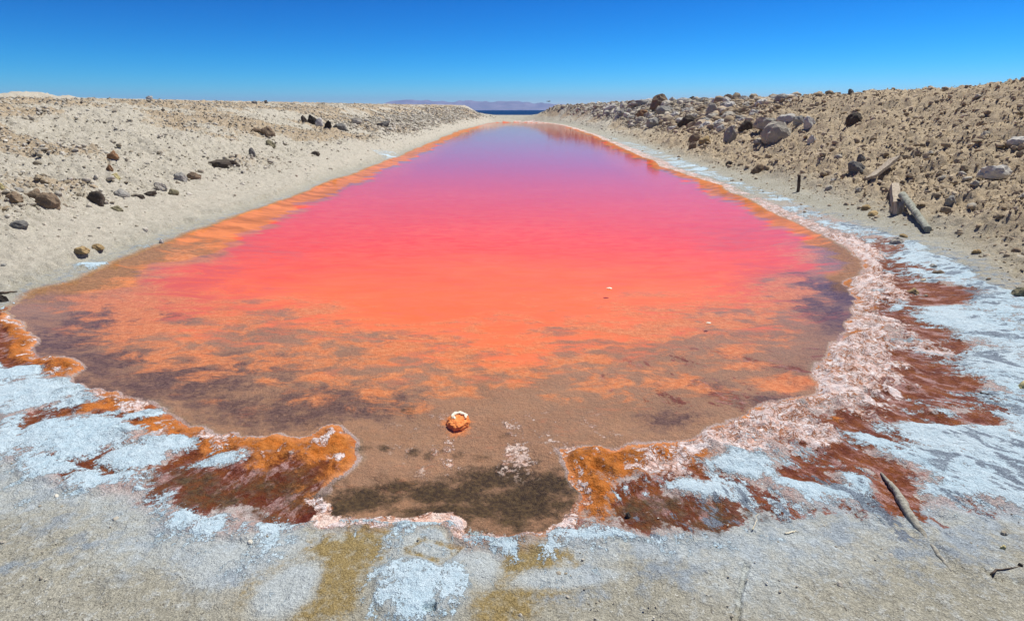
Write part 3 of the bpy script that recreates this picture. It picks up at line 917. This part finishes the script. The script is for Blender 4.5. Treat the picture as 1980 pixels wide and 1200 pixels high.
stone(1214,1000,10,10,'dark','little dark pebble on the wet brown crust right of the black shallows','pebble','pebble')
stone(617,244,15,15,'white','round bluish white stone among black stones on the left bank',roundish=True)
stone(604,241,20,18,'black','black stone immediately left of the round white stone on the left bank')
stone(635,250,14,14,'black','black stone immediately right of the round white stone on the left bank')
stone(588,236,11,12,'dark','small dark upright stone a little left of the black stone pair')
stone(657,251,30,12,'slate','flat slate grey stone right of the black stones on the left bank')
stone(690,240,22,10,'pale','pale flat stone right of the slate stone on the far left bank')
stone(742,246,26,8,'slate','long dark slab slanting down on the far left bank','slab','slab')
stone(432,324,60,13,'dark','long dark flat slab lying near the left beach','slab','slab',tilt=.08)
stone(520,264,28,16,'brown','brown tabular block on the upper left bank')
stone(524,283,19,11,'olive','olive brown stone just under the brown tabular block')
stone(495,254,18,7,'brown','thin brown stone left of the brown tabular block')
stone(611,301,19,8,'dark','dark flat stone low on the left bank near the beach')
stone(488,302,12,13,'slate','slate upright stone in the middle of the left bank')
stone(348,350,28,16,'grey','bluish grey stone above the left beach')
stone(376,346,24,12,'brown','brown flat stone right of the bluish grey stone')
stone(219,310,19,14,'rust','rust brown stone in the pale gully of the left bank',roundish=True)
stone(212,331,13,11,'rust','smaller rust stone below the rust brown stone',roundish=True)
stone(226,347,14,12,'yellow','yellowish stone in the pale gully of the left bank',roundish=True)
stone(188,394,38,24,'dark','dark clod with a shaded hollow on the lower left bank','clod','clod',roundish=True)
stone(236,380,30,13,'grey','grey flat stone right of the dark shaded clod')
stone(98,402,48,28,'brown','largest brown clod in the clump near the left picture edge','clod','clod',roundish=True)
stone(66,386,34,20,'brown','brown clod behind the largest clod near the left edge','clod','clod',roundish=True)
stone(28,392,30,18,'brown','brown clod nearest the left edge in the clump','clod','clod',roundish=True)
stone(4,368,12,11,'yellow','pale yellow stone at the very left edge of the picture',roundish=True)
stone(290,378,26,7,'dark','thin dark slab above the left beach','slab','slab')
stone(271,384,17,6,'dark','small thin dark slab beside the thin dark slab above the beach','slab','slab')
stone(228,409,20,10,'olive','olive wedge stone alone on the pale left beach')
stone(312,368,26,14,'pale','pale stone with dark foot above the thin dark slabs')
stone(335,377,20,11,'olive','olive stone right of the pale stone with dark foot')
stone(40,440,36,13,'slate','flat slate green stone on the beach by the left edge')
stone(190,482,24,9,'ochre','ochre flat stone near the broken salt lip of the left shore')
stone(158,494,32,12,'ochre','low ochre clump left of the ochre flat stone','clod','clod',roundish=True)
stone(313,470,9,7,'white','tiny white pebble at the water side of the left shore','pebble','pebble')
stone(290,195,12,8,'white','white stone alone on the left skyline')
stone(492,200,12,5,'grey','small grey stone on the skyline of the left bank')
stone(515,199,7,5,'slate','tiny dark stone on the left skyline right of the small grey stone')
stone(5,584,18,15,'black','black stone at the left edge just above the orange shore')

# ---- countless clods: the largest become single objects, the rest one scattered mass
def scatter():
    n = 640000
    x = RNG.uniform(-26, 22, n)
    y = np.exp(RNG.uniform(math.log(4.2), math.log(100), n))
    sd, q = fields(x, y)
    bl, br = soil_weights(x, y, sd)
    pat = sst(.38, .62, fbm(x * .55, y * .55, 3, 41))
    heap = br * sst(18, 26, y) * sst(2.2, 3.2, sd) * sst(7.5, 6, sd)
    heapl = bl * sst(22, 40, y) * sst(1.2, 2.2, sd) * sst(6, 4, sd)
    crest = sst(14, 9, sd)
    dens = (bl * (.16 + .80 * pat) * sst(.8, 1.9, sd) * crest + br * .62 * crest + heap + heapl * .7) * np.minimum(1, (y / 12.0) ** .9 + .18)
    dens = dens + .05 * sst(.3, .6, sd) * sst(4.5, 6, y)
    keep = (RNG.random(n) < dens) & (sd > .12) & (y < 97)
    x, y, sd, q, heap, heapl = [a[keep] for a in (x, y, sd, q, heap, heapl)]
    z = height(x, y, sd, q)
    k = len(x)
    size = .017 * (1 - RNG.random(k)) ** (-1 / 2.1)
    size = np.minimum(size, .26)
    hp = np.maximum(heap, heapl)
    size = size * (1 + 2.2 * hp)
    size = np.minimum(size, np.where(x > 0, .14, .095) + .50 * heap + .20 * heapl)
    size = size * np.where((y < 8) & (sd < 1.5), .7, 1)
    px, py, dep = project(x, y, z)
    view = (px > -20) & (px < 2000) & (py > 140) & (py < 1200)
    vis = np.where(view, size / dep * FPX, 0)
    order = np.argsort(-vis)
    return x, y, z, size, vis, order, sd, heap, heapl, px

def build_clods():
    x, y, z, size, vis, order, sd, heap, heapl, px = scatter()
    N = 215
    solo = []
    for i in order:
        if len(solo) >= N:
            break
        if any((x[i] - a) ** 2 + (y[i] - b) ** 2 < (.6 * (w + size[i])) ** 2 for a, b, w in TAKEN):
            continue
        solo.append(i)
        TAKEN.append((x[i], y[i], size[i]))
    for i in solo:
        right = x[i] > 0
        hp = heap[i] > .4 if right else heapl[i] > .4
        beach = sd[i] < (1.6 if right else 1.5) and not hp
        side = 'right' if right else 'left'
        if hp:
            nm = cat = 'rock'
            tone = random.choice(['pale', 'pale', 'white', 'white', 'white', 'grey', 'brown'] if right else ['pale', 'grey', 'slate', 'brown'])
        elif beach:
            nm = cat = 'pebble'
            tone = random.choice(['brown', 'ochre', 'pale'] if right else ['grey', 'olive', 'pale'])
        else:
            nm = cat = 'clod'
            tone = random.choice(['soil', 'soil', 'earth', 'pale', 'soil'] if right else ['earth', 'pale', 'pale', 'soil', 'grey'])
        look = {'white': 'whitish', 'pale': 'pale', 'slate': 'dark grey', 'soil': 'brown', 'earth': 'ochre'}.get(tone, tone)
        big = 'large' if vis[i] > 19 else 'small'
        high = 'upper' if sd[i] > (3.6 if right else 4.0) else 'lower'
        if hp:
            where = {('right', 'upper'): 'on top of the far right rubble heap', ('right', 'lower'): 'at the foot of the far right rubble heap',
                     ('left', 'upper'): 'high on the stony far part of the left bank', ('left', 'lower'): 'low on the stony far part of the left bank'}[(side, high)]
            grp = 'rubble on the far %s bank' % side
        elif beach:
            where, grp = 'lying on the flat beach of the %s shore' % side, 'pebbles on the %s beach' % side
        else:
            where, grp = 'on the %s slope of the near %s bank' % (high, side), 'clods on the %s bank' % side
        lab = '%s %s %s %s' % (big, look, {'rock': 'angular rock', 'pebble': 'pebble', 'clod': 'earth clod'}[nm], where)
        me = random.choice(ROCKS if nm == 'rock' else CLODS + ROCKS[:3])
        o = bpy.data.objects.new(nm, me)
        s = float(size[i])
        hf = random.uniform(.5, .85)
        o.scale = (s * random.uniform(1, 1.35), s * random.uniform(.8, 1.1), s * hf)
        o.rotation_euler = (random.uniform(-.35, .35), random.uniform(-.35, .35), random.uniform(0, 6.28))
        o.location = (float(x[i]), float(y[i]), float(z[i]) + s * hf * .18)
        c = TONE[tone]; k = random.uniform(.85, 1.15)
        o.color = (c[0] * k, c[1] * k, c[2] * k, 1)
        link(o, None, lab, cat, grp)
    rest = np.setdiff1d(np.arange(len(x)), np.array(solo))
    fx, fy = RNG.uniform(-3.6, 3.6, 2600), RNG.uniform(1.2, 3.8, 2600)
    fsd, fq = fields(fx, fy)
    ok = (fsd > .12) & (RNG.random(2600) < sst(.55, 1.0, fq) * .8)
    fx, fy, fsd, fq = fx[ok], fy[ok], fsd[ok], fq[ok]
    fz = height(fx, fy, fsd, fq)
    fs = np.minimum(.0045 * (1 - RNG.random(len(fx))) ** (-1 / 2.4), .022)
    x, y, z, size = [np.concatenate(p) for p in ((x[rest], fx), (y[rest], fy), (z[rest], fz), (size[rest], fs))]
    rest = np.arange(len(x))
    # rest: one object, geometry nodes put a small clod on each point
    me = bpy.data.meshes.new('loose_rubble')
    k = len(rest)
    me.vertices.add(k)
    s = size[rest]
    P = np.stack([x[rest], y[rest], z[rest] + s * .08], -1)
    me.vertices.foreach_set('co', P.astype(np.float32).ravel())
    a = me.attributes.new('sz', 'FLOAT_VECTOR', 'POINT')
    S = np.stack([s * RNG.uniform(.9, 1.5, k), s * RNG.uniform(.7, 1.1, k), s * RNG.uniform(.45, .9, k)], -1)
    a.data.foreach_set('vector', S.astype(np.float32).ravel())
    a = me.attributes.new('rot', 'FLOAT_VECTOR', 'POINT')
    Rr = np.stack([RNG.uniform(-.4, .4, k), RNG.uniform(-.4, .4, k), RNG.uniform(0, 6.28, k)], -1)
    a.data.foreach_set('vector', Rr.astype(np.float32).ravel())
    src = bpy.data.collections.new('clod_sources')
    for j in range(6):
        m = rock_mesh('clod_source', 500 + j, 2, j % 2 == 0)
        m.materials.clear(); m.materials.append(M_CLOD)
        src.objects.link(bpy.data.objects.new('clod_source', m))
    ng = bpy.data.node_groups.new('clods_on_points', 'GeometryNodeTree')
    ng.interface.new_socket('Geometry', in_out='INPUT', socket_type='NodeSocketGeometry')
    ng.interface.new_socket('Geometry', in_out='OUTPUT', socket_type='NodeSocketGeometry')
    gi, go = ng.nodes.new('NodeGroupInput'), ng.nodes.new('NodeGroupOutput')
    ci = ng.nodes.new('GeometryNodeCollectionInfo')
    ci.inputs['Collection'].default_value = src
    ci.inputs['Separate Children'].default_value = True
    ci.inputs['Reset Children'].default_value = True
    ip = ng.nodes.new('GeometryNodeInstanceOnPoints')
    ip.inputs['Pick Instance'].default_value = True
    def named(nm):
        nd = ng.nodes.new('GeometryNodeInputNamedAttribute')
        nd.data_type = 'FLOAT_VECTOR'
        nd.inputs['Name'].default_value = nm
        return nd.outputs[0]
    rv = ng.nodes.new('FunctionNodeRandomValue'); rv.data_type = 'INT'
    [i for i in rv.inputs if i.name == 'Min' and i.type == 'INT'][0].default_value = 0
    [i for i in rv.inputs if i.name == 'Max' and i.type == 'INT'][0].default_value = 5
    e2r = ng.nodes.new('FunctionNodeEulerToRotation')
    L = ng.links.new
    L(gi.outputs[0], ip.inputs['Points']); L(ci.outputs[0], ip.inputs['Instance'])
    L([o for o in rv.outputs if o.type == 'INT'][0], ip.inputs['Instance Index'])
    L(named('rot'), e2r.inputs[0]); L(e2r.outputs[0], ip.inputs['Rotation'])
    L(named('sz'), ip.inputs['Scale']); L(ip.outputs[0], go.inputs[0])
    ob = bpy.data.objects.new('loose_rubble', me)
    md = ob.modifiers.new('clods', 'NODES')
    md.node_group = ng
    link(ob, 'stuff', 'countless small clods and stones strewn over both banks')
    print('clods', k, 'smallest solo px', vis[solo[-1]])
build_clods()

# ------------------------------------------------------------------ timber, sticks, twigs
def tube(bm, pts, radii, seg=8, caps=True, squash=1.0):
    rings = []
    for i, p in enumerate(pts):
        p = Vector(p)
        a = Vector(pts[max(i - 1, 0)]); b = Vector(pts[min(i + 1, len(pts) - 1)])
        t = (b - a).normalized()
        up = Vector((0, 0, 1)) if abs(t.z) < .9 else Vector((1, 0, 0))
        s = t.cross(up).normalized(); u = s.cross(t)
        rings.append([bm.verts.new(p + (s * math.cos(2 * math.pi * k / seg) + u * math.sin(2 * math.pi * k / seg) * squash) * radii[i]) for k in range(seg)])
    for A, B in zip(rings, rings[1:]):
        for k in range(seg):
            bm.faces.new((A[k], A[(k + 1) % seg], B[(k + 1) % seg], B[k]))
    if caps:
        bm.faces.new(rings[0][::-1]); bm.faces.new(rings[-1])

def obj_bm(name, bm, mat, smooth=True, **kw):
    bmesh.ops.recalc_face_normals(bm, faces=bm.faces)
    me = bpy.data.meshes.new(name)
    bm.to_mesh(me); bm.free()
    me.materials.append(mat)
    for p in me.polygons:
        p.use_smooth = smooth and len(p.vertices) == 4
    return link(bpy.data.objects.new(name, me), **kw)

def path(pxs, lift, n=9, wob=.0):
    P = [Vector(hit(*p)) for p in pxs]
    out = []
    for i in range(n):
        f = i / (n - 1) * (len(P) - 1)
        k = min(int(f), len(P) - 2)
        v = P[k].lerp(P[k + 1], f - k)
        lf = lift if not isinstance(lift, (list, tuple)) else lift[0] + (lift[1] - lift[0]) * i / (n - 1)
        v.z += lf
        v += Vector((random.gauss(0, wob), random.gauss(0, wob), random.gauss(0, wob * .5)))
        out.append(v)
    return out

bm = bmesh.new()
p = path([(1741, 394), (1794, 450)], (.13, .035), 26, .003)
tube(bm, p, [.054 - .016 * i / 25 + random.uniform(-.003, .003) for i in range(26)], 14)
from mathutils import noise as lognoise
for v in bm.verts:                                           # weathered: long splits and a lumpy skin
    v.co += Vector((lognoise.noise(v.co * 9), lognoise.noise(v.co * 9 + Vector((7, 0, 0))), lognoise.noise(v.co * 14))) * .011
obj_bm('log', bm, M_LOG, label='dark grey green log lying slantwise on the right beach', cat='log')

def board(bm, p0, p1, w, t, side, jag=.0, n=7):
    p0, p1 = Vector(p0), Vector(p1)
    ax = (p1 - p0); s = Vector(side).normalized(); u = ax.cross(s).normalized()
    rings = []
    for i in range(n):
        c = p0 + ax * (i / (n - 1)) + u * random.gauss(0, jag)
        ww = w * random.uniform(.93, 1.05) / 2
        rings.append([bm.verts.new(c + s * a * ww + u * b * t / 2) for a, b in ((-1, -1), (1, -1), (1, 1), (-1, 1))])
    for A, B in zip(rings, rings[1:]):
        for k in range(4):
            bm.faces.new((A[k], A[(k + 1) % 4], B[(k + 1) % 4], B[k]))
    bm.faces.new(rings[0][::-1]); bm.faces.new(rings[-1])

bm = bmesh.new()
a = Vector(hit(1732, 413)); b = Vector(hit(1726, 372))
board(bm, a + Vector((0, 0, .05)), b + Vector((0, 0, .10)), .15, .10, (1, .25, 0), .003)
obj_bm('plank', bm, M_PLANK, smooth=False, label='short thick bleached plank lying beside the top end of the log', cat='plank')
bm = bmesh.new()
a = Vector(hit(1742, 414))
board(bm, a + Vector((0, .05, -.02)), a + Vector((-.02, .10, .16)), .10, .10, (1, 0, 0), .003, 4)
obj_bm('timber_stub', bm, M_PLANK, smooth=False, label='short upright wood stub wedged between the plank and the log', cat='wood stub')
bm = bmesh.new()
a = Vector(hit(1683, 350)); b = Vector(hit(1728, 318))
board(bm, a + Vector((0, 0, .02)), b + Vector((0, 0, .10)), .17, .05, (.8, -.3, .35), .006)
obj_bm('board', bm, M_PLANK, smooth=False, label='weathered split board tilted on the foot of the right slope', cat='board')
bm = bmesh.new()
a = Vector(hit(1543, 371))
tube(bm, [a + Vector((0, 0, -.1)), a + Vector((-.004, 0, .1)), a + Vector((-.012, .01, .22)), a + Vector((-.02, .01, .32))], [.033, .030, .031, .026], 8)
obj_bm('post', bm, M_TWIG, label='short dark wooden post upright on the right beach', cat='post')

bm = bmesh.new()
p = path([(1703, 915), (1722, 942), (1742, 975), (1762, 1008), (1800, 1055), (1840, 1106)], .0, 34, .0015)
rad = []
for i, v in enumerate(p):
    t = i / 33
    v.z += .004 + .012 * math.sin(math.pi * min(1, t * 1.25)) - .004 * t
    rad.append((.004 + .014 * min(1, t * 2.6)) * (1 - .75 * max(0, (t - .55) / .45)) * random.uniform(.88, 1.1))
tube(bm, p, rad, 9)
obj_bm('branch', bm, M_BRANCH, label='half buried sand coated branch running from the salt towards the lower right', cat='branch')

def twig(name, pxs, lift, r, mat, label, cat, wob=.003):
    bm = bmesh.new()
    p = path(pxs, lift, 8, wob)
    tube(bm, p, [r * (1 - .6 * i / 7) for i in range(8)], 6)
    return obj_bm(name, bm, mat, label=label, cat=cat)
twig('twig', [(1922, 726), (1934, 737), (1940, 752)], .012, .004, M_TWIG, 'thin curved dark twig standing out on the white salt', 'twig')
twig('twig', [(1895, 760), (1912, 765), (1925, 768)], .006, .005, M_TWIG, 'short dark twig lying flat on white salt below the curved twig', 'twig')
twig('twig', [(1916, 1114), (1928, 1104), (1945, 1100), (1978, 1092)], .006, .004, M_TWIG, 'bent dark twig on the sand at the lower right corner', 'twig')
twig('stick', [(0, 569), (18, 567), (36, 566)], .012, .012, M_TWIG, 'straight dark stick above the orange shore at the left edge', 'stick')
twig('straw', [(1452, 1029), (1458, 1018), (1463, 1005)], (.004, .03), .003, M_STRAW, 'pale dry straw standing at the edge of the dark wet crust', 'straw')
twig('straw', [(1514, 1034), (1530, 1033), (1544, 1031)], .006, .004, M_STRAW, 'pale dry straw lying flat on bluish salt sand', 'straw')

# ------------------------------------------------------------------ salt lump in the shallows with a pale curled crust on top
cx, cy = flat(886, 806)
root = bpy.data.objects.new('salt_lump', None)
root.location = (cx, cy, -.047)
root.scale = (.9, .9, .8)
link(root, None, 'round orange salt lump with a white curled crust alone in the shallows', 'salt lump')
bm = bmesh.new()
bmesh.ops.create_icosphere(bm, subdivisions=4, radius=1)
from mathutils import noise as mnoise
for v in bm.verts:
    n = v.co.normalized()
    k = 1 + .22 * mnoise.noise(n * 2.6) + .16 * mnoise.noise(n * 7)
    v.co = Vector((n.x * .062 * k, n.y * .082 * k, (n.z * .018 * k + .034) if n.z > 0 else (n.z * .07 + .034)))
    if n.z < 0:
        v.co.x *= 1 - .35 * n.z; v.co.y *= 1 - .35 * n.z
obj_bm('orange_crust', bm, M_ORANGE, parent=root)
bm = bmesh.new()
pts, rr = [], []
for i in range(15):
    t = i / 14
    a = math.radians(205 - 235 * t)
    jj = random.uniform(.85, 1.18)
    pts.append((math.cos(a) * .040 * jj + .004, math.sin(a) * .040 * jj + .014, .053 + .004 * math.sin(math.pi * t)))
    rr.append((.003 + .0115 * max(0, math.sin(math.pi * t)) ** .7) * random.uniform(.75, 1.25))
tube(bm, pts, rr, 9, squash=.6)
obj_bm('white_curl', bm, M_WHITE, parent=root)
bm = bmesh.new()
pts = [(-.030 + .012 * t, .012 - .03 * t, .054 + .003 * math.sin(5 * t)) for t in np.linspace(0, 1, 6)]
tube(bm, pts, [.004, .008, .009, .008, .007, .003], 8)
obj_bm('white_curl', bm, M_WHITE, parent=root)

def flake(px, py, s, label):
    x, y = flat(px, py)
    bm = bmesh.new()
    bmesh.ops.create_icosphere(bm, subdivisions=2, radius=1)
    for v in bm.verts:
        n = v.co.normalized(); k = 1 + .35 * mnoise.noise(n * 2.3 + Vector((px, 0, 0)))
        v.co = Vector((n.x * s * k, n.y * s * .7 * k, n.z * s * .3 * k))
    o = obj_bm('salt_flake', bm, M_WHITE, label=label, cat='salt flake')
    o.location = (x, y, .004)
flake(1178, 558, .026, 'white salt flake floating on the orange edge of the red water')
flake(1370, 625, .020, 'smaller white salt flake floating on the right part of the brown shallows')

# ------------------------------------------------------------------ the bird
d = ray(1061, 196.5)
t = 70.0 / d[1]
root = bpy.data.objects.new('bird', None)
root.location = (d[0] * t, d[1] * t, CAM_H + d[2] * t)
root.rotation_euler = (0, 0, .5)
link(root, None, 'tiny dark bird flying over the far mountains', 'bird')
bm = bmesh.new()
tube(bm, [(-.20, 0, 0), (-.12, 0, .01), (0, 0, .02), (.12, 0, .02), (.19, 0, .03), (.24, 0, .025)], [.008, .03, .05, .045, .03, .006], 8)
obj_bm('body', bm, M_BIRD, parent=root)
for sgn in (-1, 1):
    bm = bmesh.new()
    w = [((.06, 0, .02), (-.06, 0, .02)), ((.09, .16 * sgn, .07), (-.04, .16 * sgn, .065)), ((.05, .34 * sgn, .05), (-.04, .34 * sgn, .05)), ((-.04, .50 * sgn, .01), (-.06, .49 * sgn, .01))]
    top = [[bm.verts.new(Vector(a) + Vector((0, 0, .006))), bm.verts.new(Vector(b) + Vector((0, 0, .004)))] for a, b in w]
    bot = [[bm.verts.new(Vector(a) - Vector((0, 0, .006))), bm.verts.new(Vector(b) - Vector((0, 0, .004)))] for a, b in w]
    for i in range(3):
        bm.faces.new((top[i][0], top[i + 1][0], top[i + 1][1], top[i][1]))
        bm.faces.new((bot[i][0], bot[i][1], bot[i + 1][1], bot[i + 1][0]))
        bm.faces.new((top[i][0], bot[i][0], bot[i + 1][0], top[i + 1][0]))
        bm.faces.new((top[i][1], top[i + 1][1], bot[i + 1][1], bot[i][1]))
    bm.faces.new((top[3][0], bot[3][0], bot[3][1], top[3][1]))
    obj_bm('wing', bm, M_BIRD, parent=root)
